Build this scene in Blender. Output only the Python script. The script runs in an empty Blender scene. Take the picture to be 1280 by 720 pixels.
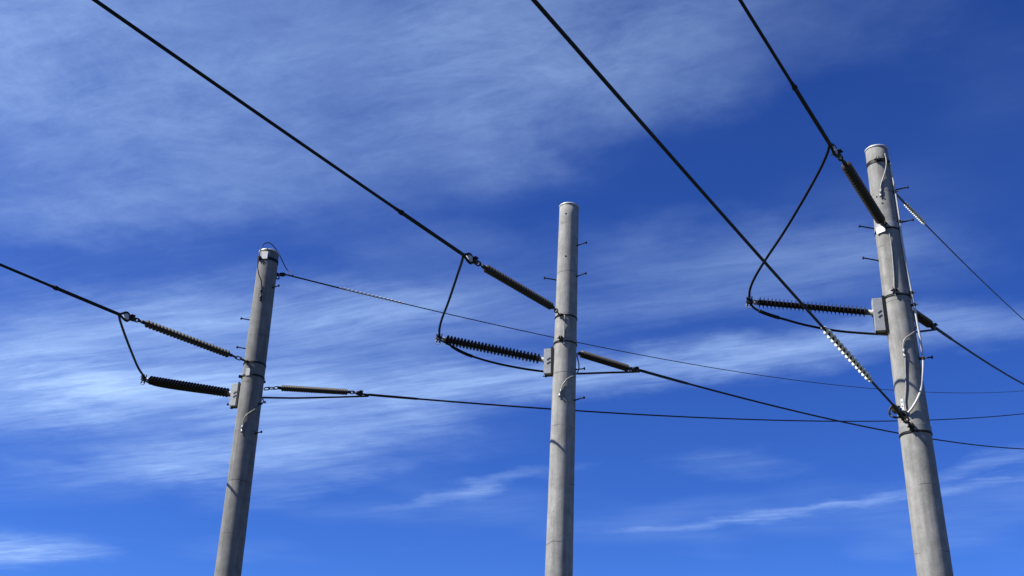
import bpy, math, random
import numpy as np
from mathutils import Vector, Matrix, Quaternion
random.seed(7); np.random.seed(7)
R = math.radians
sc = bpy.context.scene
col = sc.collection

# ------------------------------------------------------------------ camera
F, CX, CY = 1400.0, 640.0, 360.0            # focal length and centre in photograph pixels (1280 x 720)
VPX, VPY = 728.0, -2606.0                   # where the upright poles converge
CAM = np.array([0.0, 0.0, 1.6])
_dx, _dy = VPX - CX, CY - VPY
ROLL = math.atan2(_dx, _dy); PITCH = math.atan2(F, math.hypot(_dx, _dy))
FW = np.array([0, math.cos(PITCH), math.sin(PITCH)])
_u0 = np.array([0, -math.sin(PITCH), math.cos(PITCH)]); _r0 = np.array([1.0, 0, 0])
UP = _u0 * math.cos(ROLL) - _r0 * math.sin(ROLL)
RT = _r0 * math.cos(ROLL) + _u0 * math.sin(ROLL)
cd = bpy.data.cameras.new('camera'); cam = bpy.data.objects.new('camera', cd); col.objects.link(cam)
cd.sensor_width = 36.0; cd.lens = 36.0 * F / 1280.0; cd.clip_start = 0.1; cd.clip_end = 20000
M3 = Matrix(((RT[0], UP[0], -FW[0]), (RT[1], UP[1], -FW[1]), (RT[2], UP[2], -FW[2])))
cam.matrix_world = Matrix.Translation(Vector(CAM)) @ M3.to_4x4()
sc.camera = cam

# ------------------------------------------------------------------ light
SUN_EL, SUN_AZ = 48.0, -104.0               # azimuth clockwise from +Y (the view direction)
sd = np.array([math.sin(R(SUN_AZ)) * math.cos(R(SUN_EL)), math.cos(R(SUN_AZ)) * math.cos(R(SUN_EL)), math.sin(R(SUN_EL))])
sl = bpy.data.lights.new('sun', 'SUN'); sl.energy = 5.0; sl.angle = R(0.5); sl.color = (1.0, 0.96, 0.885)
so = bpy.data.objects.new('sun', sl); col.objects.link(so); so.location = (-30, -10, 40)
so.rotation_euler = Vector(sd).to_track_quat('Z', 'Y').to_euler()
sc.view_settings.view_transform = 'Standard'; sc.view_settings.look = 'None'
sc.view_settings.exposure = 1.0; sc.view_settings.gamma = 1.0; sc.view_settings.use_curve_mapping = False
sc.render.engine = 'CYCLES'

def ray(x, y):
    d = FW * F + RT * (x - CX) - UP * (y - CY)
    return d / np.linalg.norm(d)
def proj(p):
    q = np.asarray(p) - CAM; z = q @ FW
    return CX + F * (q @ RT) / z, CY - F * (q @ UP) / z
def at(x, y, D):                            # a point on a pixel's ray at horizontal distance D
    d = ray(x, y); return CAM + d * D / math.hypot(d[0], d[1])
def hd(az): return np.array([math.sin(R(az)), math.cos(R(az)), 0.0])
def hdist(p): return math.hypot(p[0] - CAM[0], p[1] - CAM[1])

# ------------------------------------------------------------------ sky
def make_world():
    w = bpy.data.worlds.new('World'); sc.world = w; w.use_nodes = True
    nt = w.node_tree; N = nt.nodes; L = nt.links; N.clear()
    def nd(t, **k):
        n = N.new(t)
        for a, b in k.items(): setattr(n, a, b)
        return n
    def put(sock, v):
        if isinstance(v, (int, float, tuple)): sock.default_value = v
        else: L.new(v, sock)
    def mth(op, a, b=0.0, c=0.0, clamp=False):
        n = nd('ShaderNodeMath', operation=op, use_clamp=clamp)
        put(n.inputs[0], a); put(n.inputs[1], b); put(n.inputs[2], c); return n.outputs[0]
    def vm(op, a, b=(0, 0, 0)):
        n = nd('ShaderNodeVectorMath', operation=op); put(n.inputs[0], a); put(n.inputs[1], b); return n.outputs[0]
    def noise(vec, scale, detail, rough, dist=0.0, lac=2.0):
        n = nd('ShaderNodeTexNoise'); put(n.inputs['Vector'], vec)
        for k, v in (('Scale', scale), ('Detail', detail), ('Roughness', rough), ('Distortion', dist), ('Lacunarity', lac)): n.inputs[k].default_value = v
        return n.outputs['Fac']
    def rng(v, a, b, c=0.0, d=1.0, smooth=True):
        n = nd('ShaderNodeMapRange', interpolation_type='SMOOTHSTEP' if smooth else 'LINEAR')
        put(n.inputs[0], v)
        for i, q in enumerate((a, b, c, d)): n.inputs[i + 1].default_value = q
        return n.outputs[0]
    sky = nd('ShaderNodeTexSky', sky_type='NISHITA', sun_disc=False)
    sky.sun_elevation = R(SUN_EL); sky.sun_rotation = R(SUN_AZ)
    sky.altitude = 0; sky.air_density = 1.0; sky.dust_density = 0.0; sky.ozone_density = 10.0
    gm = nd('ShaderNodeGamma'); gm.inputs[1].default_value = 1.28; L.new(sky.outputs[0], gm.inputs[0])
    tint = nd('ShaderNodeVectorMath', operation='MULTIPLY'); L.new(gm.outputs[0], tint.inputs[0]); tint.inputs[1].default_value = SKY_TINT
    # cirrus: the direction is carried onto a flat layer high above, (x/z, y/z)
    tc = nd('ShaderNodeTexCoord').outputs['Generated']
    sep = nd('ShaderNodeSeparateXYZ'); L.new(tc, sep.inputs[0])
    z = mth('MAXIMUM', sep.outputs[2], 0.03)
    u = mth('DIVIDE', sep.outputs[0], z); v = mth('DIVIDE', sep.outputs[1], z)
    cb = nd('ShaderNodeCombineXYZ'); L.new(u, cb.inputs[0]); L.new(v, cb.inputs[1]); P = cb.outputs[0]
    # slow drift of the streak lines
    w1 = mth('SUBTRACT', noise(P, 0.9, 2, 0.5), 0.5)
    wv = nd('ShaderNodeCombineXYZ'); put(wv.inputs[0], mth('MULTIPLY', w1, 0.05)); put(wv.inputs[1], mth('MULTIPLY', w1, 0.12))
    PW = vm('ADD', P, wv.outputs[0])
    nz = nd('ShaderNodeTexNoise'); L.new(P, nz.inputs['Vector']); nz.inputs['Scale'].default_value = 2.6; nz.inputs['Detail'].default_value = 6; nz.inputs['Roughness'].default_value = 0.6
    rag = nd('ShaderNodeVectorMath', operation='MULTIPLY'); L.new(vm('SUBTRACT', nz.outputs['Color'], (0.5, 0.5, 0.5)), rag.inputs[0]); rag.inputs[1].default_value = (0.55, 0.40, 0.0)
    PP = vm('ADD', PW, rag.outputs[0])             # ragged outlines for the banks of cloud
    def along(vec, head, ks, kt, off=(0, 0, 0)):   # coordinates along / across a streak heading
        m = nd('ShaderNodeMapping', vector_type='POINT'); L.new(vec, m.inputs[0])
        m.inputs['Rotation'].default_value = (0, 0, -R(90 - head))
        s = nd('ShaderNodeVectorMath', operation='MULTIPLY'); L.new(m.outputs[0], s.inputs[0]); s.inputs[1].default_value = (ks, kt, 1)
        return vm('ADD', s.outputs[0], off)
    def add2(v): return rng(v, 0.30, 0.70, 0.0, 1.0, False)
    st1 = noise(along(PW, 113, 0.55, 2.9), 1.5, 12, 0.64, 0.35)
    st2 = noise(along(PW, 116, 1.1, 6.2, (3.1, 7.7, 0)), 2.0, 12, 0.70, 0.5)
    puff = noise(along(PW, 112, 1.1, 1.8, (8.3, 1.2, 0)), 2.6, 12, 0.68, 0.4)
    fib = add2(noise(along(PW, 114, 2.6, 17.0, (1.7, 4.1, 0)), 1.8, 10, 0.72, 0.7))
    mot = add2(noise(along(PW, 108, 3.4, 6.0, (6.1, 2.2, 0)), 2.4, 10, 0.72, 0.8))
    big = noise(vm('ADD', P, (5.2, 2.9, 0)), 0.8, 3, 0.5)
    def patch(p0, p1, wid, soft=1.0):              # a soft bank of cloud lying on the layer
        def pl(q):
            d = ray(*q); return np.array([d[0] / d[2], d[1] / d[2]])
        a, b = pl(p0), pl(p1); c = (a + b) / 2; e = b - a; ln = np.linalg.norm(e) / 2
        m = nd('ShaderNodeMapping', vector_type='TEXTURE'); L.new(PP, m.inputs[0])
        m.inputs['Location'].default_value = (c[0], c[1], 0); m.inputs['Rotation'].default_value = (0, 0, math.atan2(e[1], e[0]))
        m.inputs['Scale'].default_value = (ln, wid, 1)
        n = nd('ShaderNodeVectorMath', operation='LENGTH'); L.new(m.outputs[0], n.inputs[0])
        return rng(n.outputs['Value'], 1.25, 0.15, 0.0, soft)
    def add(*a):
        r = a[0]
        for b in a[1:]: r = mth('ADD', r, b)
        return r
    sheet = add(*[patch(*q) for q in SHEET]); streak = add(*[patch(*q) for q in STREAK]); wisp = add(*[patch(*q) for q in WISP])
    amb = rng(big, 0.50, 0.75, 0.0, 0.35)           # elsewhere in the sky the same cirrus comes and goes
    t1 = add(0.26, mth('MULTIPLY', rng(puff, 0.30, 0.70), 0.40), mth('MULTIPLY', rng(st1, 0.3, 0.75), 0.18), mth('MULTIPLY', mot, 0.26), mth('MULTIPLY', fib, 0.12))
    t2 = add(0.20, mth('MULTIPLY', rng(st1, 0.35, 0.66), 0.42), mth('MULTIPLY', rng(st2, 0.38, 0.66), 0.34), mth('MULTIPLY', rng(puff, 0.3, 0.7), 0.16), mth('MULTIPLY', fib, 0.30))
    t3 = add(0.22, mth('MULTIPLY', rng(st2, 0.34, 0.70), 0.7), mth('MULTIPLY', rng(puff, 0.35, 0.7), 0.3), mth('MULTIPLY', fib, 0.35))
    d1 = mth('MULTIPLY', t1, mth('MULTIPLY', add(sheet, mth('MULTIPLY', amb, 0.4)), 0.36))
    d2 = mth('MULTIPLY', t2, mth('MULTIPLY', add(streak, mth('MULTIPLY', amb, 0.6)), 0.45))
    d3 = mth('MULTIPLY', t3, mth('MULTIPLY', wisp, 0.42))
    d = mth('MINIMUM', add(d1, d2, d3), 0.92)
    mx = nd('ShaderNodeMix', data_type='RGBA', blend_type='MIX')
    put(mx.inputs[0], d); L.new(tint.outputs[0], mx.inputs[6]); mx.inputs[7].default_value = CLOUD
    bg = nd('ShaderNodeBackground'); L.new(mx.outputs[2], bg.inputs[0]); bg.inputs[1].default_value = SKY_STR
    out = nd('ShaderNodeOutputWorld'); L.new(bg.outputs[0], out.inputs[0])
SKY_STR, SKY_TINT = 0.05, (0.436, 0.551, 0.864)
CLOUD = (5.2, 7.6, 11.9, 1)
# ends of each bank as photograph pixels (turned into places on the cloud layer), width on the layer, strength
SHEET = [((-300, 150), (760, 110), 0.46, 1.0), ((430, 80), (1030, 0), 0.24, 0.95), ((-100, 262), (360, 255), 0.14, 0.45), ((-200, 30), (200, 30), 0.3, 0.35), ((900, 60), (1300, 20), 0.12, 0.25), ((650, 330), (1280, 300), 0.16, 0.3), ((400, 330), (720, 296), 0.14, 0.35), ((500, 200), (720, 150), 0.16, 0.3)]
STREAK = [((-350, 500), (640, 425), 0.46, 0.95), ((-250, 560), (640, 450), 0.28, 0.65), ((300, 520), (1150, 405), 0.18, 0.75), ((640, 480), (1450, 385), 0.17, 0.72), ((700, 350), (1250, 330), 0.22, 0.40), ((-60, 400), (640, 370), 0.2, 0.5), ((-100, 620), (640, 530), 0.34, 0.42), ((300, 400), (900, 370), 0.2, 0.4), ((80, 598), (740, 468), 0.24, 0.75), ((-100, 470), (200, 450), 0.25, 0.3)]
WISP = [((760, 666), (1150, 620), 0.09, 0.62), ((960, 640), (1400, 584), 0.07, 0.42), ((480, 642), (720, 580), 0.09, 0.6), ((-120, 706), (110, 672), 0.34, 1.2), ((170, 606), (300, 586), 0.14, 0.7), ((1150, 606), (1290, 560), 0.09, 0.45), ((250, 640), (520, 560), 0.2, 0.35), ((840, 570), (1000, 590), 0.15, 0.25)]
make_world()

# ------------------------------------------------------------------ materials
def newmat(name):
    m = bpy.data.materials.new(name); m.use_nodes = True; nt = m.node_tree
    return m, nt, nt.nodes['Principled BSDF']
def simple(name, c, rough=0.5, metal=0.0, spot=0.25, scale=40.0, bump=0.0):
    m, nt, b = newmat(name)
    n = nt.nodes.new('ShaderNodeTexNoise'); n.inputs['Scale'].default_value = scale; n.inputs['Detail'].default_value = 5; n.inputs['Roughness'].default_value = 0.6
    tc = nt.nodes.new('ShaderNodeTexCoord'); nt.links.new(tc.outputs['Object'], n.inputs['Vector'])
    r = nt.nodes.new('ShaderNodeMapRange'); nt.links.new(n.outputs['Fac'], r.inputs[0])
    r.inputs[1].default_value = 0.3; r.inputs[2].default_value = 0.7; r.inputs[3].default_value = 1 - spot; r.inputs[4].default_value = 1 + spot
    mx = nt.nodes.new('ShaderNodeVectorMath'); mx.operation = 'SCALE'; mx.inputs[0].default_value = c
    nt.links.new(r.outputs[0], mx.inputs['Scale']); nt.links.new(mx.outputs[0], b.inputs['Base Color'])
    r2 = nt.nodes.new('ShaderNodeMapRange'); nt.links.new(n.outputs['Fac'], r2.inputs[0])
    r2.inputs[1].default_value = 0.3; r2.inputs[2].default_value = 0.7; r2.inputs[3].default_value = min(1, rough + 0.08); r2.inputs[4].default_value = max(0.05, rough - 0.08)
    nt.links.new(r2.outputs[0], b.inputs['Roughness']); b.inputs['Metallic'].default_value = metal
    if bump:
        bp = nt.nodes.new('ShaderNodeBump'); bp.inputs['Strength'].default_value = bump; bp.inputs['Distance'].default_value = 0.004
        nt.links.new(n.outputs['Fac'], bp.inputs['Height']); nt.links.new(bp.outputs[0], b.inputs['Normal'])
    return m
def concrete_mat(name, tone, seed):
    m, nt, b = newmat(name); N = nt.nodes; L = nt.links
    tc = N.new('ShaderNodeTexCoord')
    off = N.new('ShaderNodeVectorMath'); off.operation = 'ADD'; L.new(tc.outputs['Object'], off.inputs[0]); off.inputs[1].default_value = (seed * 3.7, seed * 1.9, seed * 0.37)
    def noise(scale, det, rough, sc3=(1, 1, 1)):
        mp = N.new('ShaderNodeMapping'); mp.inputs['Scale'].default_value = sc3; L.new(off.outputs[0], mp.inputs[0])
        n = N.new('ShaderNodeTexNoise'); n.inputs['Scale'].default_value = scale; n.inputs['Detail'].default_value = det; n.inputs['Roughness'].default_value = rough
        L.new(mp.outputs[0], n.inputs['Vector']); return n.outputs['Fac']
    def rng(v, a, b_, c, d):
        r = N.new('ShaderNodeMapRange'); L.new(v, r.inputs[0])
        for i, q in enumerate((a, b_, c, d)): r.inputs[i + 1].default_value = q
        return r.outputs[0]
    def mul(a, b_):
        r = N.new('ShaderNodeMath'); r.operation = 'MULTIPLY'
        for i, q in enumerate((a, b_)):
            if isinstance(q, float): r.inputs[i].default_value = q
            else: L.new(q, r.inputs[i])
        return r.outputs[0]
    mott = rng(noise(7, 6, 0.66), 0.3, 0.7, 0.76, 1.18)
    streak = rng(noise(9, 5, 0.6, (2.2, 2.2, 0.16)), 0.3, 0.70, 0.74, 1.13)
    fine = rng(noise(90, 3, 0.6), 0.3, 0.7, 0.9, 1.08)
    pits = rng(noise(31, 3, 0.6), 0.69, 0.75, 1.0, 0.42)
    # hairline rings left by casting: thin, broken lines across the shaft
    sep = N.new('ShaderNodeSeparateXYZ'); L.new(off.outputs[0], sep.inputs[0])
    wob = rng(noise(5, 4, 0.6), 0.0, 1.0, -0.05, 0.05)
    zz = N.new('ShaderNodeMath'); zz.operation = 'ADD'; L.new(sep.outputs[2], zz.inputs[0]); L.new(wob, zz.inputs[1])
    fr = N.new('ShaderNodeMath'); fr.operation = 'PINGPONG'; L.new(zz.outputs[0], fr.inputs[0]); fr.inputs[1].default_value = 0.37
    line = rng(fr.outputs[0], 0.0, 0.0085, 0.34, 1.0)
    gate = rng(noise(2.6, 3, 0.6), 0.46, 0.54, 1.0, 0.0)
    mxl = N.new('ShaderNodeMix'); mxl.data_type = 'FLOAT'; L.new(gate, mxl.inputs[0]); L.new(line, mxl.inputs[2]); mxl.inputs[3].default_value = 1.0
    v = mul(mul(mul(mott, streak), mul(fine, pits)), mxl.outputs[0])
    sca = N.new('ShaderNodeVectorMath'); sca.operation = 'SCALE'; sca.inputs[0].default_value = tone; L.new(v, sca.inputs['Scale'])
    L.new(sca.outputs[0], b.inputs['Base Color']); b.inputs['Roughness'].default_value = 0.88; b.inputs['Specular IOR Level'].default_value = 0.25
    bp = N.new('ShaderNodeBump'); bp.inputs['Strength'].default_value = 0.5; bp.inputs['Distance'].default_value = 0.004
    L.new(v, bp.inputs['Height']); L.new(bp.outputs[0], b.inputs['Normal'])
    return m
MAT = dict(
    wire=simple('black_wire', (0.004, 0.004, 0.0045), 0.6, 0, 0.2, 60),
    thin=simple('weathered_strand', (0.016, 0.016, 0.018), 0.5, 0.3, 0.3, 80),
    sil=simple('grey_silicone', (0.028, 0.025, 0.023), 0.55, 0, 0.25, 30),
    post=simple('dark_silicone', (0.012, 0.011, 0.010), 0.42, 0, 0.25, 30),
    galv=simple('galvanised_steel', (0.24, 0.245, 0.245), 0.5, 0.2, 0.22, 22, 0.2),
    plate=simple('zinc_plate', (0.27, 0.28, 0.285), 0.6, 0.25, 0.2, 14, 0.2),
    dark=simple('dark_steel', (0.022, 0.021, 0.020), 0.5, 0.5, 0.3, 30, 0.2),
    alu=simple('pale_alloy', (0.50, 0.49, 0.46), 0.45, 0.2, 0.12, 30),
    lead=simple('grey_lead', (0.20, 0.20, 0.188), 0.55, 0.15, 0.25, 50),
    white=simple('white_sheath', (0.45, 0.45, 0.435), 0.4, 0, 0.1, 30),
    pvc=simple('pale_plastic', (0.55, 0.56, 0.55), 0.28, 0, 0.1, 30),
    cap=simple('zinc_cap', (0.42, 0.43, 0.44), 0.5, 0.2, 0.15, 18),
    hole=simple('shadowed_hole', (0.02, 0.02, 0.02), 0.9, 0, 0.2, 30),
    ground=simple('dry_grass_ground', (0.045, 0.05, 0.022), 0.95, 0, 0.35, 0.6),
)

for k_ in ('wire', 'thin', 'post', 'sil', 'dark'): MAT[k_].node_tree.nodes['Principled BSDF'].inputs['Specular IOR Level'].default_value = 0.22

# ------------------------------------------------------------------ mesh helpers
WL = {}
def tag(o, label=None, cat=None, group=None, kind=None):
    if label: o['label'] = label
    if cat: o['category'] = cat
    if group: o['group'] = group
    if kind: o['kind'] = kind
    return o
def empty(name, p):
    o = bpy.data.objects.new(name, None); col.objects.link(o); o.empty_display_size = 0.1
    o.location = Vector(p); WL[o] = np.asarray(p, float); return o
def mesh(name, V, Fs, mat, parent=None, smooth=True, org=None):
    V = np.asarray(V, float); c = V.mean(0) if org is None else np.asarray(org, float)
    me = bpy.data.meshes.new(name); me.from_pydata([tuple(q) for q in (V - c)], [], Fs); me.update()
    if smooth: me.polygons.foreach_set('use_smooth', [True] * len(me.polygons))
    me.materials.append(MAT[mat] if isinstance(mat, str) else mat)
    o = bpy.data.objects.new(name, me); col.objects.link(o); WL[o] = c
    o.location = Vector(c if parent is None else c - WL[parent])
    if parent is not None: o.parent = parent
    return o
def frame(d):
    d = np.asarray(d, float); d = d / np.linalg.norm(d)
    a = np.array([0, 0, 1.0]) if abs(d[2]) < 0.9 else np.array([1.0, 0, 0])
    x = np.cross(a, d); x /= np.linalg.norm(x); y = np.cross(d, x); return x, y, d
def tube_vf(P, r, n=10, closed=False):
    P = np.asarray(P, float); m = len(P); rr = np.full(m, r) if np.isscalar(r) else np.asarray(r, float)
    T = np.zeros_like(P)
    for i in range(m):
        a, b = (P[(i - 1) % m], P[(i + 1) % m]) if closed else (P[max(i - 1, 0)], P[min(i + 1, m - 1)])
        T[i] = (b - a) / max(1e-9, np.linalg.norm(b - a))
    x, y, _ = frame(T[0]); V = []; Fs = []
    for i in range(m):
        x = x - T[i] * (x @ T[i]); x /= np.linalg.norm(x); y = np.cross(T[i], x)
        for k in range(n):
            a = 2 * math.pi * k / n; V.append(P[i] + rr[i] * (x * math.cos(a) + y * math.sin(a)))
    for i in range(m if closed else m - 1):
        j = (i + 1) % m
        for k in range(n): Fs.append((i * n + k, i * n + (k + 1) % n, j * n + (k + 1) % n, j * n + k))
    if not closed:
        Fs.append(tuple(reversed(range(n)))); Fs.append(tuple((m - 1) * n + k for k in range(n)))
    return V, Fs
def join(*vfs):
    V = []; Fs = []
    for v, f in vfs:
        o = len(V); V += list(v); Fs += [tuple(i + o for i in q) for q in f]
    return V, Fs
def tube(name, P, r, mat, parent=None, n=10): 
    V, Fs = tube_vf(P, r, n); return mesh(name, V, Fs, mat, parent)
def lathe_vf(prof, o, d, n=20, caps=True):      # prof: (radius, distance along d)
    x, y, d = frame(d); o = np.asarray(o, float); V = []; Fs = []
    for r, t in prof:
        for k in range(n):
            a = 2 * math.pi * k / n; V.append(o + d * t + r * (x * math.cos(a) + y * math.sin(a)))
    for i in range(len(prof) - 1):
        for k in range(n): Fs.append((i * n + k, i * n + (k + 1) % n, (i + 1) * n + (k + 1) % n, (i + 1) * n + k))
    if caps:
        Fs.append(tuple(reversed(range(n)))); Fs.append(tuple((len(prof) - 1) * n + k for k in range(n)))
    return V, Fs
def box_vf(c, ax, ay, az, sx, sy, sz):
    c = np.asarray(c, float); V = []
    for i in (-1, 1):
        for j in (-1, 1):
            for k in (-1, 1): V.append(c + ax * sx / 2 * i + ay * sy / 2 * j + az * sz / 2 * k)
    return V, [(0, 1, 3, 2), (4, 6, 7, 5), (0, 4, 5, 1), (2, 3, 7, 6), (0, 2, 6, 4), (1, 5, 7, 3)]
def bevel(o, w=0.004, s=2):
    b = o.modifiers.new('bevel', 'BEVEL'); b.width = w; b.segments = s; b.limit_method = 'ANGLE'
    for p in o.data.polygons: p.use_smooth = False
    return o
def spline(pts, n=12):                          # Catmull-Rom through the points
    P = [np.asarray(p, float) for p in pts]; P = [2 * P[0] - P[1]] + P + [2 * P[-1] - P[-2]]; out = []
    for i in range(1, len(P) - 2):
        for k in range(n):
            t = k / n; a, b, c, d = P[i - 1:i + 3]
            out.append(0.5 * (2 * b + (c - a) * t + (2 * a - 5 * b + 4 * c - d) * t * t + (3 * b - a - 3 * c + d) * t ** 3))
    out.append(P[-2]); return out

# ------------------------------------------------------------------ ground
gv = []; gf = []; gn = 40
for i in range(gn + 1):
    for j in range(gn + 1): gv.append(((i / gn - .5) * 6000, (j / gn - .5) * 6000, 0.0))
for i in range(gn):
    for j in range(gn): gf.append((i * (gn + 1) + j, (i + 1) * (gn + 1) + j, (i + 1) * (gn + 1) + j + 1, i * (gn + 1) + j + 1))
tag(mesh('ground', gv, gf, 'ground', org=(0, 0, 0)), kind='structure')

# ------------------------------------------------------------------ poles
H = 7.8                                         # pole tops above the camera
class Pole:
    def __init__(s, top, low, wtop, wlow, label, tone, seed):
        d = ray(*top); s.T = CAM + d * H / d[2]; s.D = hdist(s.T)
        s.B = at(low[0], low[1], s.D); s.ax = (s.T - s.B) / np.linalg.norm(s.T - s.B)
        s.rt = wtop / 2 * ((s.T - CAM) @ FW) / F; rl = wlow / 2 * ((s.B - CAM) @ FW) / F
        s.tap = (rl - s.rt) / np.linalg.norm(s.T - s.B)
        s.G = s.T - s.ax * (s.T[2] / s.ax[2]); s.len = np.linalg.norm(s.T - s.G)
        s.root = empty('concrete_pole', s.G); tag(s.root, label, 'pole', 'concrete poles in a row')
        n = 56; prof = []; m = 60
        for i in range(m + 1):
            t = -0.4 + (s.len + 0.4 - 0.02) * i / m; prof.append((s.rad(s.len - t) * (1 + 0.004 * math.sin(i * 2.1 + seed)), t))
        prof.append((s.rt - 0.012, s.len - 0.004)); prof.append((s.rt - 0.03, s.len))
        V, Fs = lathe_vf(prof, s.G, s.ax, n)
        s.shaft = mesh('shaft', V, Fs, concrete_mat('weathered_concrete', tone, seed), s.root)
        e = s.rt + 0.006
        V, Fs = lathe_vf([(e, s.len - 0.016), (e + 0.002, s.len - 0.013), (e + 0.002, s.len + 0.002), (e - 0.012, s.len + 0.012), (0.02, s.len + 0.03), (0.001, s.len + 0.031)], s.G, s.ax, n)
        mesh('cap', V, Fs, 'cap', s.root)
    def rad(s, down): return s.rt + s.tap * down          # radius at a distance below the top
    def axis(s, y):                                       # axis point seen at picture row y
        a, b = -0.1, s.len
        for _ in range(50):
            m = (a + b) / 2
            if proj(s.T - s.ax * m)[1] < y: a = m
            else: b = m
        return s.T - s.ax * a
    def r_at(s, p): return s.rad((s.T - p) @ s.ax)
    def surf(s, y, az, off=0.0):
        p = s.axis(y); return p + hd(az) * (s.r_at(p) + off)
    def on(s, x, y, off=0.006):                           # where a pixel's ray meets the shaft, or passes closest to it
        d = ray(x, y); a0 = s.T - CAM
        dp = d - s.ax * (d @ s.ax); cp = a0 - s.ax * (a0 @ s.ax); r = s.r_at(s.axis(y)) + off
        A = dp @ dp; Bq = -2 * dp @ cp; Cq = cp @ cp - r * r; q = Bq * Bq - 4 * A * Cq
        t = (-Bq - math.sqrt(q)) / (2 * A) if q > 0 else -Bq / (2 * A)
        return CAM + d * t
    def band(s, y, h=0.045, th=0.007, mat='galv', lug=None):
        p = s.axis(y); r = s.r_at(p)
        V, Fs = lathe_vf([(r - 0.004, -h / 2), (r + th, -h / 2), (r + th, h / 2), (r - 0.004, h / 2)], p, s.ax, 48, caps=False)
        o = mesh('clamp_band', V, Fs, mat, s.root, smooth=False); bevel(o, 0.0015, 1)
        for az in (lug or ()):
            c = p + hd(az) * (r + th + 0.018); t = hd(az + 90); z = np.array([0, 0, 1.0])
            b = mesh('band_lug', *join(box_vf(c - t * 0.014, hd(az), t, z, 0.045, 0.008, h * 1.15), box_vf(c + t * 0.014, hd(az), t, z, 0.045, 0.008, h * 1.15)), 'dark', o, smooth=False)
            mesh('bolt', *join(lathe_vf([(0.008, -0.04), (0.008, 0.045)], c, t, 8), lathe_vf([(0.014, -0.032), (0.014, -0.02)], c, t, 6), lathe_vf([(0.014, 0.02), (0.014, 0.034)], c, t, 6)), 'dark', o, smooth=False)
        return o
    def eye(s, y, az):
        p = s.surf(y, az, -0.02); d = hd(az)
        mesh('eye_bolt', *join(lathe_vf([(0.012, 0), (0.012, 0.05)], p, d, 8), lathe_vf([(0.028, 0.018), (0.028, 0.028)], p, d, 10), link_vf(p + d * 0.07, d, np.array([0, 0, 1.0]), 0.06, 0.06, 0.01)), 'dark', s.root)
    def step(s, y, az, ln=0.15, tilt=0.0):
        p = s.surf(y, az, -0.02); d = hd(az) + np.array([0, 0, tilt])
        V, Fs = lathe_vf([(0.0085, 0), (0.0085, ln + 0.005), (0.018, ln + 0.006), (0.020, ln + 0.018), (0.014, ln + 0.024)], p, d, 10)
        W = lathe_vf([(0.013, 0.018), (0.014, 0.022), (0.013, 0.031)], p, d, 8)
        mesh('step_bolt', *join((V, Fs), W), 'dark', s.root)
    def hole(s, x, y, r=0.012):
        p = s.on(x, y, 0.0); a = s.axis(y); d = p - a; d -= s.ax * (d @ s.ax)
        mesh('bolt_hole', *lathe_vf([(r, -0.01), (r, 0.0025), (r * 0.6, 0.003)], p, d, 10), 'hole', s.root)
    def leadpath(s, pts, r=0.009, mat='lead', lug=True, name='earth_lead'):
        P = spline([s.on(x, y, r + 0.002 + o) if not isinstance(o, tuple) else at(x, y, s.D + o[0]) for x, y, o in pts], 10)
        c = tube(name, P, r, mat, s.root, 8)
        if lug:
            e = P[-1]; d = P[-1] - P[-3]; d /= np.linalg.norm(d); n = np.cross(d, RT); n /= np.linalg.norm(n)
            mesh('lug', *join(lathe_vf([(r * 1.5, -0.03), (r * 1.5, 0.03)], e, d, 10), box_vf(e + d * 0.055, d, np.cross(n, d), n, 0.06, 0.03, 0.008), lathe_vf([(0.011, -0.016), (0.011, 0.016)], e + d * 0.062, n, 6)), 'galv', c)
        return c
TONE = (0.44, 0.43, 0.405)
PL = Pole((336.5, 316.5), (284.5, 720), 24.3, 32.8, 'grey concrete pole with a thin wire looping over its capped top', (0.178, 0.175, 0.165), 1)
PM = Pole((711.5, 259), (698.5, 720), 24.0, 34.8, 'bare topped concrete pole standing between the two other poles', (0.258, 0.254, 0.238), 2)
PR = Pole((1095.5, 188), (1169, 720), 26.8, 43.2, 'concrete pole with white cable running down one side', (0.238, 0.234, 0.219), 3)

AZ_IN = {'L': 29.0, 'M': 31.0, 'R': 32.5}
AZ_OUT = {'L': 44.0, 'M': 39.5, 'R': 34.0}
def plane(p0, az, x, y):                        # a pixel's ray meets the upright plane through p0 along az
    d = ray(x, y); n = np.array([math.cos(R(az)), -math.sin(R(az)), 0]); return CAM + d * (((p0 - CAM) @ n) / (d @ n))
def wirefit(p0, az, pix, c=None):
    q = np.array([plane(p0, az, *p) for p in pix]); s = (q - p0) @ hd(az); z = q[:, 2]
    if c is None: k = np.polyfit(s, z, 2)
    else: k = np.array([c, *np.polyfit(s, z - c * s * s, 1)])
    f = lambda t: np.array([p0[0] + hd(az)[0] * t, p0[1] + hd(az)[1] * t, np.polyval(k, t)])
    return f, s[0], s[-1]
def wirepts(f, a, b, n=90):                     # denser near a
    return [f(a + (b - a) * (i / n) ** 1.6) for i in range(n + 1)]

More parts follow.
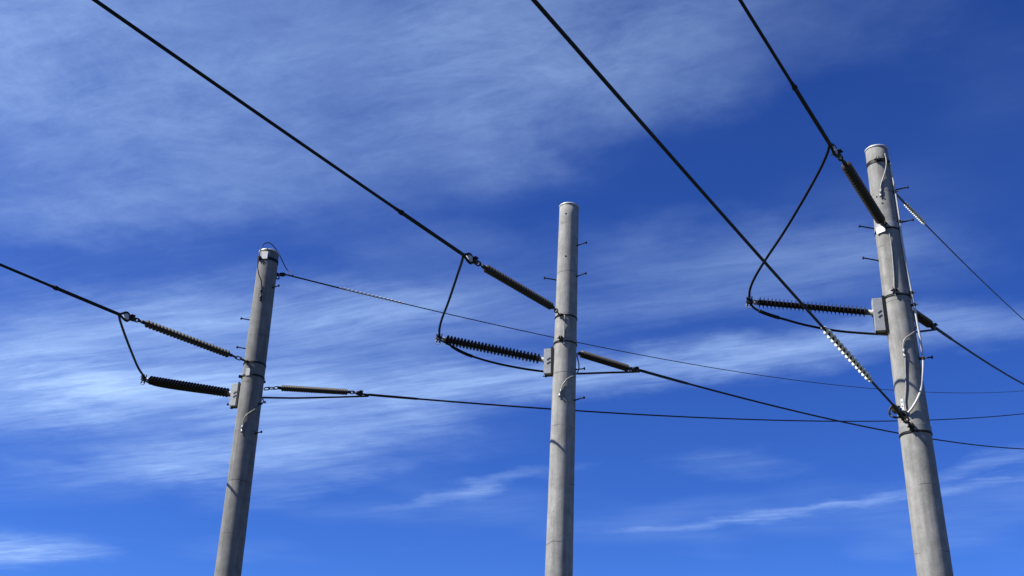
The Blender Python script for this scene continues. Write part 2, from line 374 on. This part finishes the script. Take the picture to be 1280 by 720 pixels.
# ------------------------------------------------------------------ insulators
def shed_mesh(rc, rs, p, mat):
    prof = [(rc * 0.98, -0.5 * p), (rc * 1.02, -0.14 * p), (rs * 0.94, -0.07 * p), (rs, -0.02 * p), (rs * 0.97, 0.03 * p), (rc * 1.25, 0.16 * p), (rc * 0.98, 0.5 * p)]
    V, Fs = lathe_vf(prof, (0, 0, 0), (0, 0, 1), 20, caps=False)
    me = bpy.data.meshes.new('shed'); me.from_pydata([tuple(v) for v in V], [], Fs); me.update()
    me.polygons.foreach_set('use_smooth', [True] * len(me.polygons)); me.materials.append(MAT[mat]); return me
def sheds(root, a, b, n, rc, rs, mat):
    d = b - a; ln = np.linalg.norm(d); p = ln / n; me = shed_mesh(rc, rs, p, mat); q = Vector(d).to_track_quat('Z', 'Y')
    for i in range(n):
        o = bpy.data.objects.new('shed', me); col.objects.link(o); o.parent = root
        c = a + d * ((i + 0.5) / n); o.location = Vector(c - WL[root]); o.rotation_mode = 'QUATERNION'; o.rotation_quaternion = q
    mesh('core_rod', *lathe_vf([(rc * 0.97, -0.01), (rc * 0.97, ln + 0.01)], a, d, 14), mat, root)
def link_vf(c, d, side, ln, w, r):              # an oval chain link
    d = d / np.linalg.norm(d); side = side - d * (side @ d); side /= np.linalg.norm(side); P = []
    for k in range(20):
        a = 2 * math.pi * k / 20; P.append(c + d * (math.cos(a) * (w / 2) + math.copysign(max(0, ln / 2 - w / 2), math.cos(a))) + side * math.sin(a) * w / 2)
    return tube_vf(P, r, 8, closed=True)
def chain(root, a, b, n, w=0.045, r=0.008):
    d = b - a; ln = np.linalg.norm(d); x, y, _ = frame(d)
    for i in range(n):
        mesh('chain_link', *link_vf(a + d * ((i + 0.5) / n), d, x + y if i % 2 else x - y, ln / n + 2.2 * r, w, r), 'dark', root)
def fitting(root, a, d, r, ln, mat='dark'):
    mesh('end_fitting', *lathe_vf([(r * 0.55, 0), (r, 0.012), (r, ln * 0.6), (r * 0.7, ln * 0.68), (r * 0.7, ln * 0.9), (r * 0.9, ln), ], a, d, 14), mat, root)

def strain(pole, pix, az, label, group, n, rc, rs, front=True, nl=3):
    """pix: pole end of chain, pole end of sheds, far end of sheds, far end of clamp"""
    ax = pole.axis(pix[0][1]); sg = -1 if front else 1
    A = pole.surf(pix[0][1], az + (180 if front else 0), 0.055)
    I0, I1, E = [plane(ax, az, *p) for p in pix[1:]]
    if (I0 - A) @ hd(az) * sg < 0.03: I0 = A + hd(az) * sg * 0.10 + np.array([0, 0, (I1 - A)[2] * 0.1])
    root = empty('strain_insulator', A); tag(root, label, 'insulator', group)
    d = (I1 - I0) / np.linalg.norm(I1 - I0)
    f0 = I0 - d * 0.06; chain(root, A, f0, nl); fitting(root, f0 - d * 0.012, d, 0.024, 0.09)
    sheds(root, I0, I1, n, rc, rs, 'sil'); fitting(root, I1 + d * 0.075, -d, 0.024, 0.09)
    e = E - I1; le = np.linalg.norm(e); e = e / le
    c0 = I1 + d * 0.07; c1 = I1 + e * le * 0.40
    chain(root, c0, c1, 2 if le > 0.3 else 1, 0.05, 0.009)
    x, y, _ = frame(e)
    # clamp: a tapered forked body with bolts, and a pale saddle the wire bends round
    b0 = c1 - e * 0.01
    mesh('clamp', *join(lathe_vf([(0.016, 0), (0.034, 0.03), (0.038, 0.10), (0.030, 0.13)], b0, e, 10), box_vf(b0 + e * 0.085 + y * 0.03, e, x, y, 0.06, 0.10, 0.018), lathe_vf([(0.010, -0.065), (0.010, 0.065)], b0 + e * 0.085 + y * 0.012, x, 8)), 'dark', root)
    return root, E, e, b0 + e * 0.12
def post(pole, base, tip, az, label, plate):
    ax = pole.axis(base[1]); A = plane(ax, az, *base); T = plane(ax, az, *tip)
    d = T - A; ln = np.linalg.norm(d); d = d / ln; r = pole.r_at(ax)
    root = empty('line_post_insulator', A); tag(root, label, 'insulator', 'post insulators on the poles')
    s0 = A + d * 0.07; s1 = T - d * 0.10
    mesh('base_fitting', *lathe_vf([(0.055, -0.012), (0.055, 0.004), (0.034, 0.012), (0.034, 0.075)], A, d, 18), 'lead', root)
    sheds(root, s0, s1, 27, 0.034, 0.070, 'post')
    mesh('tip_fitting', *lathe_vf([(0.033, -0.005), (0.033, 0.045), (0.020, 0.05), (0.020, 0.085)], s1, d, 16), 'lead', root)
    x, y, _ = frame(d)
    mesh('wire_clamp', *join(box_vf(T, d, x, y, 0.075, 0.055, 0.05), box_vf(T + y * 0.03 + d * 0.02, d, x, y, 0.04, 0.10, 0.018), lathe_vf([(0.009, -0.06), (0.009, 0.075)], T + d * 0.02, y, 8), lathe_vf([(0.009, -0.06), (0.009, 0.075)], T - d * 0.02, y, 8)), 'dark', root, smooth=False)
    mesh('ring', *link_vf(T - y * 0.055, d, y, 0.07, 0.06, 0.006), 'lead', root)
    # bracket box between shaft and insulator: two cheeks, front plate, back strap
    z = np.array([0, 0, 1.0]); h = hd(az); t = hd(az + 90)
    hh = plate; m = A - z * hh * 0.12; far = (A - ax) @ h; dep = far - r + 0.035; wd = 0.13
    br = mesh('bracket', *join(box_vf(m - h * (dep / 2 + 0.006) + t * wd / 2, h, t, z, dep, 0.008, hh), box_vf(m - h * (dep / 2 + 0.006) - t * wd / 2, h, t, z, dep, 0.008, hh), box_vf(m - h * 0.006, h, t, z, 0.010, wd + 0.004, hh - 0.006), box_vf(m - h * (dep / 2 + 0.006) - z * (hh / 2 - 0.004), h, t, z, dep - 0.02, wd - 0.012, 0.006)), 'plate', pole.root, smooth=False)
    bevel(br, 0.002, 1)
    for k in (-1, 1):
        sd_ = 1 if (t @ (CAM - A)) > 0 else -1
        dd = h * 0.8 - z * 0.6
        mesh('slot', *box_vf(m - h * (dep / 2 - 0.012) + t * sd_ * (wd / 2 + 0.005) + z * 0.028 * k, dd, t, np.cross(dd, t), 0.055, 0.005, 0.017), 'hole', br, smooth=False)
    mesh('edge_strap', *box_vf(ax + h * (r + 0.008) + z * (m[2] - ax[2]) + t * sd_ * (wd / 2 + 0.012), h, t, z, 0.03, 0.012, hh * 1.1), 'dark', br, smooth=False)
    mesh('bolt', *join(lathe_vf([(0.008, -0.10), (0.008, 0.10)], m - z * (hh / 2 + 0.012) - h * dep * 0.5, h, 8), lathe_vf([(0.018, -0.012), (0.018, 0.012)], m - z * (hh / 2 + 0.012) - h * dep * 0.1, h, 6)), 'dark', br, smooth=False)
    return root, T, d

AZ_POST = -76.0
BL = post(PL, (291, 492), (180, 474), AZ_POST, 'dark ribbed post insulator on the pole with the looped top wire', 0.34)
BM = post(PM, (681, 450), (549, 423), AZ_POST, 'black finned post insulator on the middle bare topped pole', 0.35)
BR = post(PR, (1091, 391), (937, 377), AZ_POST, 'black finned post insulator on the pole with white cable', 0.42)

SL = strain(PL, [(303, 457), (286, 443), (182, 404), (149, 392.5)], AZ_IN['L'], 'grey ribbed strain insulator sloping up from the looped top pole', 'strain insulators holding the incoming wires', 25, 0.020, 0.054)
SM = strain(PM, [(702, 399), (689, 383), (607, 335), (579, 318)], AZ_IN['M'], 'grey ribbed strain insulator sloping up from the middle bare topped pole', 'strain insulators holding the incoming wires', 26, 0.020, 0.053)
SR = strain(PR, [(1108, 289), (1102, 270), (1057, 206), (1037, 180)], AZ_IN['R'], 'steep dark ribbed strain insulator at the top of the white cable pole', 'strain insulators holding the incoming wires', 21, 0.018, 0.062)
RL = strain(PL, [(333, 481), (352, 485), (434, 490), (462, 493)], AZ_OUT['L'], 'grey ribbed insulator holding the lowest outgoing wire at the looped top pole', 'strain insulators holding the outgoing wires', 28, 0.026, 0.050, False)
RM = strain(PM, [(722, 440), (727, 442.5), (784, 460), (800, 464)], AZ_OUT['M'], 'smooth looking grey insulator behind the middle bare topped pole', 'strain insulators holding the outgoing wires', 34, 0.028, 0.052, False, 1)
RR = strain(PR, [(1138, 388), (1141, 391), (1161, 404.5), (1170, 411)], AZ_OUT['R'], 'dark insulator behind the white cable pole holding its outgoing wire', 'strain insulators holding the outgoing wires', 28, 0.028, 0.058, False, 1)

# ------------------------------------------------------------------ wires
WR = 0.0165
def incoming(pole, y, pix, st, sleeve, az, r=WR, c=0.0012, label='', behind=-55):
    """a wire that comes over the camera to its dead end, looped round the clamp's saddle"""
    f, s0, s1 = wirefit(pole.axis(y), az, pix, c)
    E, e, hook = st[1], st[2], st[3]
    s1 = (E - pole.axis(y)) @ hd(az); J = f(s1)
    o = tube('power_line', wirepts(f, s1, behind), r, 'wire', None, 12); tag(o, label, 'wire', 'incoming power lines')
    k = (plane(pole.axis(y), az, *sleeve) - pole.axis(y)) @ hd(az)
    P = [f(s1 + (k - s1) * i / 12) for i in range(13)]
    tube('grip_sleeve', P, [r * 1.32] * 12 + [r * 1.05], 'wire', o, 12)
    V, Fs = lathe_vf([(r * 1.3, -0.03), (r * 1.75, -0.02), (r * 1.75, 0.02), (r * 1.3, 0.03)], P[-2], P[-1] - P[-2], 10); mesh('collar', V, Fs, 'wire', o)
    # the eye: out along one side of the saddle and back along the other
    v = np.cross(e, hd(az + 90)); v = v if v[2] > 0 else -v
    back = hook - J; lb = np.linalg.norm(back); bd = back / lb; v = v - bd * (v @ bd); v /= np.linalg.norm(v); w = 0.056
    P = [J + bd * (lb * 0.0)] + [J + bd * lb * q + v * w * g for q, g in ((0.3, .42), (0.62, .9), (0.86, .95), (1.02, .5), (1.08, 0), (1.02, -.5), (0.86, -.95), (0.62, -.9), (0.3, -.42))] + [J - bd * 0.02]
    tube('eye_loop', spline(P, 6), r * 0.95, 'wire', o, 10)
    t = np.cross(bd, v)
    sp = [J + bd * lb * q + v * w * g for q, g in ((0.55, .45), (0.80, .58), (0.95, .3), (1.0, 0), (0.95, -.3), (0.80, -.58), (0.55, -.45))]
    mesh('saddle', *join(box_vf(J + bd * lb * 0.72, bd, v, t, lb * 0.46, w * 1.05, 0.034), tube_vf(spline(sp, 4), 0.012, 8)), 'alu', st[0], smooth=False)
    return o, J, f
IL = incoming(PL, 455, [(0, 330), (50, 352.5), (100, 373), (149, 392.5)], SL, (62, 358), AZ_IN['L'], label='black incoming power line ending at the looped top pole')
IM = incoming(PM, 391, [(118, 0), (250, 91), (400, 196), (500, 265), (579, 318)], SM, (494, 260), AZ_IN['M'], label='black incoming power line ending at the middle bare topped pole')
IR = incoming(PR, 283, [(925, 0), (970, 72), (1010, 136), (1037, 180)], SR, (989, 103), AZ_IN['R'], label='black incoming power line ending at the top of the white cable pole')

def outgoing(pole, y, az, pix, st, sleeve, c, label, end=60, r=0.0155):
    f, s0, s1 = wirefit(pole.axis(y), az, pix, c); E = st[1]
    s0 = (st[3] - pole.axis(y)) @ hd(az) - 0.05
    o = tube('power_line', wirepts(f, s0, end), r, 'wire', None, 12); tag(o, label, 'wire', 'outgoing power lines')
    k = (plane(pole.axis(y), az, *sleeve) - pole.axis(y)) @ hd(az); s0 = (E - pole.axis(y)) @ hd(az) - 0.02
    tube('grip_sleeve', [f(s0 + (k - s0) * i / 12) for i in range(13)], [r * 1.35] * 12 + [r * 1.05], 'wire', o, 12)
    return o, f(s0), f
OL = outgoing(PL, 481, AZ_OUT['L'], [(462, 493), (575, 503.5), (690, 512), (900, 521.5), (1045, 527), (1160, 525.5), (1280, 517)], RL, (524, 498.5), None, 'long low black wire leaving the looped top pole past both others')
OM = outgoing(PM, 438, AZ_OUT['M'], [(800, 464), (900, 490), (1000, 513.5), (1120, 542), (1200, 554), (1280, 561)], RM, (862, 480), None, 'black wire leaving the middle bare topped pole and crossing the lowest line')
OR = outgoing(PR, 390, AZ_OUT['R'], [(1170, 411), (1200, 431), (1240, 456), (1280, 481)], RR, (1190, 424), 0.003, 'thick black wire leaving the back of the white cable pole')

# jumpers: over the post insulators
def jumper(name, pts, r, label, group, extra=None):
    o = tube(name, spline(pts, 12), r, 'wire', None, 10); tag(o, label, 'wire', group); return o
def between(a, b, pix):                         # pixels with the distance eased from point a to point b
    Da, Db = hdist(a), hdist(b); L_ = [0]; q = [proj(a)] + list(pix) + [proj(b)]
    for i in range(1, len(q)): L_.append(L_[-1] + math.dist(q[i], q[i - 1]))
    return [a] + [at(x, y, Da + (Db - Da) * L_[i + 1] / L_[-1]) for i, (x, y) in enumerate(pix)] + [b]
up = np.array([0, 0, 0.035])
jumper('jumper_wire', between(IL[1] - up * 0.3, BL[1] + up, [(150.5, 402), (157, 421), (166, 444), (173, 460)]), 0.0165, 'short bent jumper wire hanging to the tip of the looped top pole insulator', 'upper jumper wires')
jumper('jumper_wire', between(IM[1] - up * 0.3, BM[1] + up, [(577, 328), (571, 346), (561, 376), (553, 397), (549.5, 410)]), 0.0155, 'curved jumper wire dropping to the tip of the middle pole insulator', 'upper jumper wires')
jumper('jumper_wire', between(IR[1] - up * 0.3, BR[1] + up, [(1034, 192), (1024, 214), (1004, 250), (980, 290), (958, 323), (944, 346), (937.5, 362)]), 0.0150, 'long jumper wire crossing the bare ground cable to the white cable pole insulator', 'upper jumper wires')
def lower(pole, B, O, tipix, leftpix, rightpix, label, sleeve=None):
    T = B[1]; off = pole.r_at(pole.axis(leftpix[-1][1])); DT = hdist(T); D0 = pole.D + off + 0.06
    n = len(leftpix); P = [T - up * 0.4]
    x0, x1 = proj(T)[0], leftpix[-1][0]
    for x, y in leftpix: P.append(at(x, y, DT + (D0 - DT) * (x - x0) / (x1 - x0)))
    P.append(at((leftpix[-1][0] + rightpix[0][0]) / 2, (leftpix[-1][1] + rightpix[0][1]) / 2 + 0.5, pole.D + off + 0.10))
    D1 = hdist(O[1]); D2 = pole.D + off + 0.10
    for i, (x, y) in enumerate(rightpix): P.append(at(x, y, D2 + (D1 - D2) * (i + 1) / (len(rightpix) + 1)))
    P.append(O[1] - up * 0.7)
    o = jumper('jumper_wire', P, 0.0145, label, 'lower jumper wires')
    if sleeve:
        S = spline(P, 12); a, b = sleeve; tube('connector_sleeve', S[a:b], 0.022, 'wire', o, 10)
    return o
lower(PL, BL, OL, None, [(196, 482), (240, 489), (290, 495)], [(332, 497), (370, 497.5), (415, 496.5)], 'jumper wire tucked under the looped top pole insulator')
lower(PM, BM, OM, None, [(560, 430), (575, 439), (592, 446), (620, 454), (655, 461), (686, 465)], [(724, 467), (755, 466)], 'sagging jumper wire under the middle pole insulator', (16, 36))
lower(PR, BR, OR, None, [(944, 386), (960, 393), (980, 399), (1010, 407), (1050, 414), (1106, 418)], [(1145, 415)], 'sagging jumper wire under the white cable pole insulator', (16, 34))

# ------------------------------------------------------------------ ground wires with spiral dampers
def helix(f, a, b, turns, rw, rh, name, parent, mat='pvc', side=10, hand=1):
    P = []; n = int(turns * side)
    for i in range(n + 1):
        t = a + (b - a) * i / n; c = f(t); d = f(t + 0.01) - f(t - 0.01); x, y, _ = frame(d); w = hand * 2 * math.pi * turns * i / n
        e = min(1.0, 6 * min(i, n - i) / n + 0.5); P.append(c + (x * math.cos(w) + y * math.sin(w)) * rw * e)
    return tube(name, P, rh, mat, parent, 7)
def sOf(pole, y, az, px): return (plane(pole.axis(y), az, *px) - pole.axis(y)) @ hd(az)
# thin wire from the top of the left pole
azL = AZ_OUT['L']
fE, s0, s1 = wirefit(PL.axis(341), azL, [(358, 344), (500, 379), (690, 420.5), (850, 452), (1000, 475), (1090, 486.5), (1170, 491.5), (1280, 488)])
eL = tube('ground_wire', wirepts(fE, sOf(PL, 341, azL, (357, 343.5)), 60), 0.0085, 'thin'); tag(eL, 'thin ground wire leaving the top of the looped top pole', 'wire', 'thin ground wires')
tube('grip_sleeve', [fE(sOf(PL, 341, azL, (357, 343.5)) + 0.09 * i) for i in range(14)], 0.0125, 'thin', eL, 8)
helix(fE, sOf(PL, 341, azL, (424, 360)), sOf(PL, 341, azL, (508, 380.5)), 17, 0.017, 0.0085, 'spiral_damper', eL)
A = PL.surf(339, azL, 0.0); E0 = fE(sOf(PL, 341, azL, (357, 343.5)))
root = empty('wire_clamp', A); tag(root, 'small dead end clamp joining the thin ground wire to the looped top pole', 'clamp')
chain(root, A, A + (E0 - A) * 0.45, 2, 0.05, 0.009)
mesh('clamp_body', *lathe_vf([(0.014, 0), (0.032, 0.02), (0.034, np.linalg.norm(E0 - A) * 0.4), (0.014, np.linalg.norm(E0 - A) * 0.6)], A + (E0 - A) * 0.42, E0 - A, 12), 'dark', root)
# loop of bonding wire over the cap
P = [fE(sOf(PL, 341, azL, (366, 346))) + up * 0.4] + [at(x, y, PL.D + o) for x, y, o in ((358, 336, .35), (351, 322, .25), (343, 309, .1), (336, 303.5, -.05), (329.5, 305.5, -.16), (325.5, 313, -.22), (323.5, 324, -.24))]
P += [at(x, y, PL.D - 0.23) for x, y in ((322.3, 334), (323.5, 343), (326.3, 350))] + [PL.on(327, 356, 0.012), PL.on(326.5, 363, 0.012), PL.on(326, 371, 0.012)]
bw = tube('bonding_wire', spline(P, 10), 0.0075, 'thin', None, 8); tag(bw, 'thin bonding wire looping over the capped top of a concrete pole', 'wire')
mesh('lug', *join(lathe_vf([(0.014, -0.03), (0.014, 0.03)], P[-1], PL.ax, 8), lathe_vf([(0.016, -0.012), (0.016, 0.012)], P[-1] - PL.ax * 0.05, P[-1] - PL.axis(371), 6), lathe_vf([(0.013, -0.02), (0.013, 0.02)], P[-2], PL.ax, 8)), 'dark', bw)

# heavy cable over the camera to the right pole
azG = 31.0
fG, s0, s1 = wirefit(PR.axis(522), azG, [(668, 0), (760, 110), (880, 243), (1000, 373), (1060, 441), (1112, 505)], 0.0012)
eG = tube('ground_cable', wirepts(fG, sOf(PR, 522, azG, (1117, 510)), -50), 0.0120, 'wire', None, 12); tag(eG, 'long dark cable with pale spiral damper ending low on the white cable pole', 'cable')
helix(fG, sOf(PR, 522, azG, (1089, 477)), sOf(PR, 522, azG, (1029, 407)), 14, 0.024, 0.0125, 'spiral_damper', eG, hand=-1)
A = PR.surf(538, 180 + azG, 0.03); E0 = fG(sOf(PR, 522, azG, (1117, 510)))
root = empty('cable_clamp', A); tag(root, 'dark dead end cable clamp strapped low on the white cable pole', 'clamp')
d = (E0 - A); ln = np.linalg.norm(d); d /= ln; x, y, _ = frame(d)
chain(root, A, A + d * ln * 0.4, 2, 0.055, 0.010)
mesh('clamp_body', *join(lathe_vf([(0.018, 0), (0.034, 0.03), (0.034, ln * 0.25), (0.022, ln * 0.30), (0.030, ln * 0.36), (0.028, ln * 0.5), (0.018, ln * 0.62)], A + d * ln * 0.38, d, 12), box_vf(A + d * ln * 0.52 + x * 0.03, d, x, y, ln * 0.12, 0.06, 0.06), box_vf(A + d * ln * 0.78 - x * 0.025, d, x, y, ln * 0.14, 0.05, 0.05)), 'dark', root, smooth=False)
for k in range(3):
    mesh('bolt', *join(lathe_vf([(0.009, -0.07), (0.009, 0.07)], A + d * ln * (0.45 + 0.11 * k), y, 8), lathe_vf([(0.016, 0.05), (0.016, 0.066)], A + d * ln * (0.45 + 0.11 * k), y, 6)), 'dark', root)
mesh('hook', *tube_vf(spline([E0, at(1112, 512, hdist(E0)), at(1113, 519, hdist(E0)), at(1121, 522, hdist(E0) + .05), at(1127, 520, hdist(A))], 6), 0.012, 8), 'dark', root)
# thin wire behind the right pole
azR = AZ_OUT['R']
fR, s0, s1 = wirefit(PR.axis(240), azR, [(1122, 246), (1160, 284), (1200, 322.5), (1240, 362), (1280, 401)], 0.002)
sa = sOf(PR, 240, azR, (1119, 243)); sa = max(sa, PR.r_at(PR.axis(240)) + 0.02)
eR = tube('ground_wire', wirepts(fR, sa, 60), 0.0095, 'thin'); tag(eR, 'thin ground wire leaving the top of the white cable pole', 'wire', 'thin ground wires')
tube('grip_sleeve', [fR(sa + 0.1 * i) for i in range(10)], 0.015, 'dark', eR, 8)
helix(fR, sOf(PR, 240, azR, (1131, 255)), sOf(PR, 240, azR, (1156, 281)), 13, 0.022, 0.011, 'spiral_damper', eR)

# ------------------------------------------------------------------ pole hardware
# left pole
PL.band(328, 0.05, mat='dark', lug=(215,)); PL.eye(341, azL)
PL.band(457, 0.028, mat='dark', lug=(207,)); PL.band(473, 0.03, mat='dark', lug=(AZ_OUT['L'], 250))
p = PL.on(331, 319, 0.004); h_ = p - PL.axis(319); h_ /= np.linalg.norm(h_); t_ = np.cross(h_, PL.ax)
bevel(mesh('top_plate', *box_vf(p, h_, t_, PL.ax, 0.012, 0.11, 0.12), 'cap', PL.root, smooth=False), 0.003)
p = PL.on(310, 465, 0.004); h_ = p - PL.axis(465); h_ /= np.linalg.norm(h_); t_ = np.cross(h_, PL.ax)
bevel(mesh('tension_plate', *box_vf(p, h_, t_, PL.ax, 0.012, 0.07, 0.11), 'plate', PL.root, smooth=False), 0.003)
for y in (400, 436): PL.step(y, -82, 0.16, 0.20)
PL.step(508, -82, 0.18, 0.20)
for y in (362, 507, 544): PL.step(y, 118, 0.12, 0.12)
PL.leadpath([(325, 494, (.25,)), (329, 500, (.05,)), (327.5, 505, (-.06,)), (318, 512, .004), (308, 519, .004), (304, 527, .002), (303, 534, .002)])
# middle pole
PM.band(399, 0.024, mat='dark', lug=(209.5,)); PM.band(428, 0.045, mat='lead', lug=(205, AZ_OUT['M'])); PM.band(431.5, 0.016, mat='dark', th=0.009)  # slim dark ring below the wide grey band stands in for its shadow
PM.step(310, 122, 0.15, 0.10); PM.step(348.5, 122, 0.15, 0.12); PM.step(350, -82, 0.18, 0.22); PM.step(503, 122, 0.15, 0.12); PM.step(463, 105, 0.12, 0.05)
for x, y in ((707.5, 267), (707, 320)): PM.hole(x, y, 0.013)
PM.leadpath([(706, 394, .02), (705.5, 410, .003), (705, 424, .004), (705.5, 430, .008)], lug=False)
PM.leadpath([(721.5, 446, (.15,)), (723.5, 455, (.05,)), (723, 463, (-.05,)), (718.5, 468.5, .006), (709, 474, .003), (703, 482, .003), (701, 489, .003)])
# right pole
PR.band(207, 0.05, mat='dark', lug=(200,)); PR.band(287, 0.07, mat='plate', lug=(210.5,)); PR.band(291.5, 0.018, mat='dark', th=0.009); PR.band(370, 0.06, mat='lead', lug=(205, AZ_OUT['R'])); PR.band(374.5, 0.018, mat='dark', th=0.009)  # slim dark rings only draw the dark lower edges of the wide bands
PR.band(539, 0.075, mat='lead', lug=(211,)); PR.band(544.5, 0.02, mat='dark', th=0.010); PR.eye(243, AZ_OUT['R'])  # slim dark ring only draws the wide band's dark lower edge
PR.step(240, 112, 0.17, 0.06); PR.step(281, 112, 0.17, 0.10); PR.step(285.5, -80, 0.19, 0.26); PR.step(325.5, -80, 0.19, 0.26); PR.step(449, 105, 0.14, 0.02)
for x, y in ((1103, 254), (1096, 246)): PR.hole(x, y, 0.012)
p = PR.on(1101, 287, 0.012); h_ = p - PR.axis(287); h_ /= np.linalg.norm(h_); t_ = np.cross(h_, PR.ax)
bevel(mesh('tension_plate', *box_vf(p, h_, t_, PR.ax, 0.012, 0.13, 0.085), 'cap', PR.root, smooth=False), 0.003)
PR.leadpath([(1106, 192, .002), (1108, 201, .01), (1107, 212, .012), (1104, 222, .004), (1101, 232, .002), (1101, 239, .002)])
PR.leadpath([(1111, 287, .02), (1114, 305, .003), (1116, 326, .003), (1117.5, 345, .003), (1118, 360, .006), (1119.5, 370, .012)], lug=False)
PR.leadpath([(1142, 396, (.15,)), (1145, 406, (.05,)), (1144, 413, (-.06,)), (1138, 418.5, .006), (1131, 424, .004), (1129, 433, .004), (1130, 439, .004)])
PR.leadpath([(1131.5, 447, .002), (1132, 465, .002), (1132.5, 485, .002), (1131.5, 503, .004), (1133, 516, .02)], lug=False)
p = PR.on(1128.5, 508, 0.02); h_ = p - PR.axis(508); h_ /= np.linalg.norm(h_); t_ = np.cross(h_, PR.ax)
st_ = bevel(mesh('perforated_strap', *box_vf(p, h_, t_, PR.ax, 0.008, 0.04, 0.18), 'cap', PR.root, smooth=False), 0.002, 1)
for k in range(3): mesh('strap_hole', *lathe_vf([(0.009, 0), (0.009, 0.0055)], p + PR.ax * (0.05 - 0.05 * k), h_, 8), 'hole', st_)
# white cable down the right pole
cpx = [(1111, 204, 0.0), (1112.5, 216, .01), (1115, 228, .02), (1118, 245, .03), (1121.5, 268, .03), (1124.5, 292, .03), (1129, 320, .03), (1134.5, 350, .03), (1140, 378, .03), (1145, 405, .03), (1149.5, 430, .03), (1152, 450, .03), (1153, 470, .03), (1151, 487, .03), (1146, 500, .03), (1140, 510, .03), (1134, 517, .03)]
Dc = lambda x, y: PR.D - 0.02
P = []
for i, (x, y, o) in enumerate(cpx):
    if i >= len(cpx) - 3: P.append(PR.on(x, y, 0.03))
    elif i >= len(cpx) - 5: P.append(at(x, y, PR.D - 0.08 - 0.03 * (i - len(cpx) + 5)))
    else: P.append(at(x + 1.8, y, PR.D - 0.06))
wc = tube('cable', spline(P, 10), 0.0135, 'white', None, 10); tag(wc, 'white cable clipped down the side of a concrete pole', 'cable')
for x, y in ((1117, 240), (1122.5, 277), (1141, 381), (1138, 366), (1152, 448)):
    c = at(x + 1.8, y, PR.D - 0.06); a = PR.axis(y); h_ = c - a; h_ -= PR.ax * (h_ @ PR.ax); ln = np.linalg.norm(h_); h_ /= ln; t_ = np.cross(h_, PR.ax); g = ln - PR.r_at(a)
    mesh('cable_clip', *join(lathe_vf([(0.021, -0.016), (0.021, 0.016)], c, PR.ax, 12), box_vf(c - h_ * (g / 2), h_, t_, PR.ax, g + 0.03, 0.03, 0.026), lathe_vf([(0.007, 0.0), (0.007, 0.05)], c, h_, 8)), 'dark', wc, smooth=False)
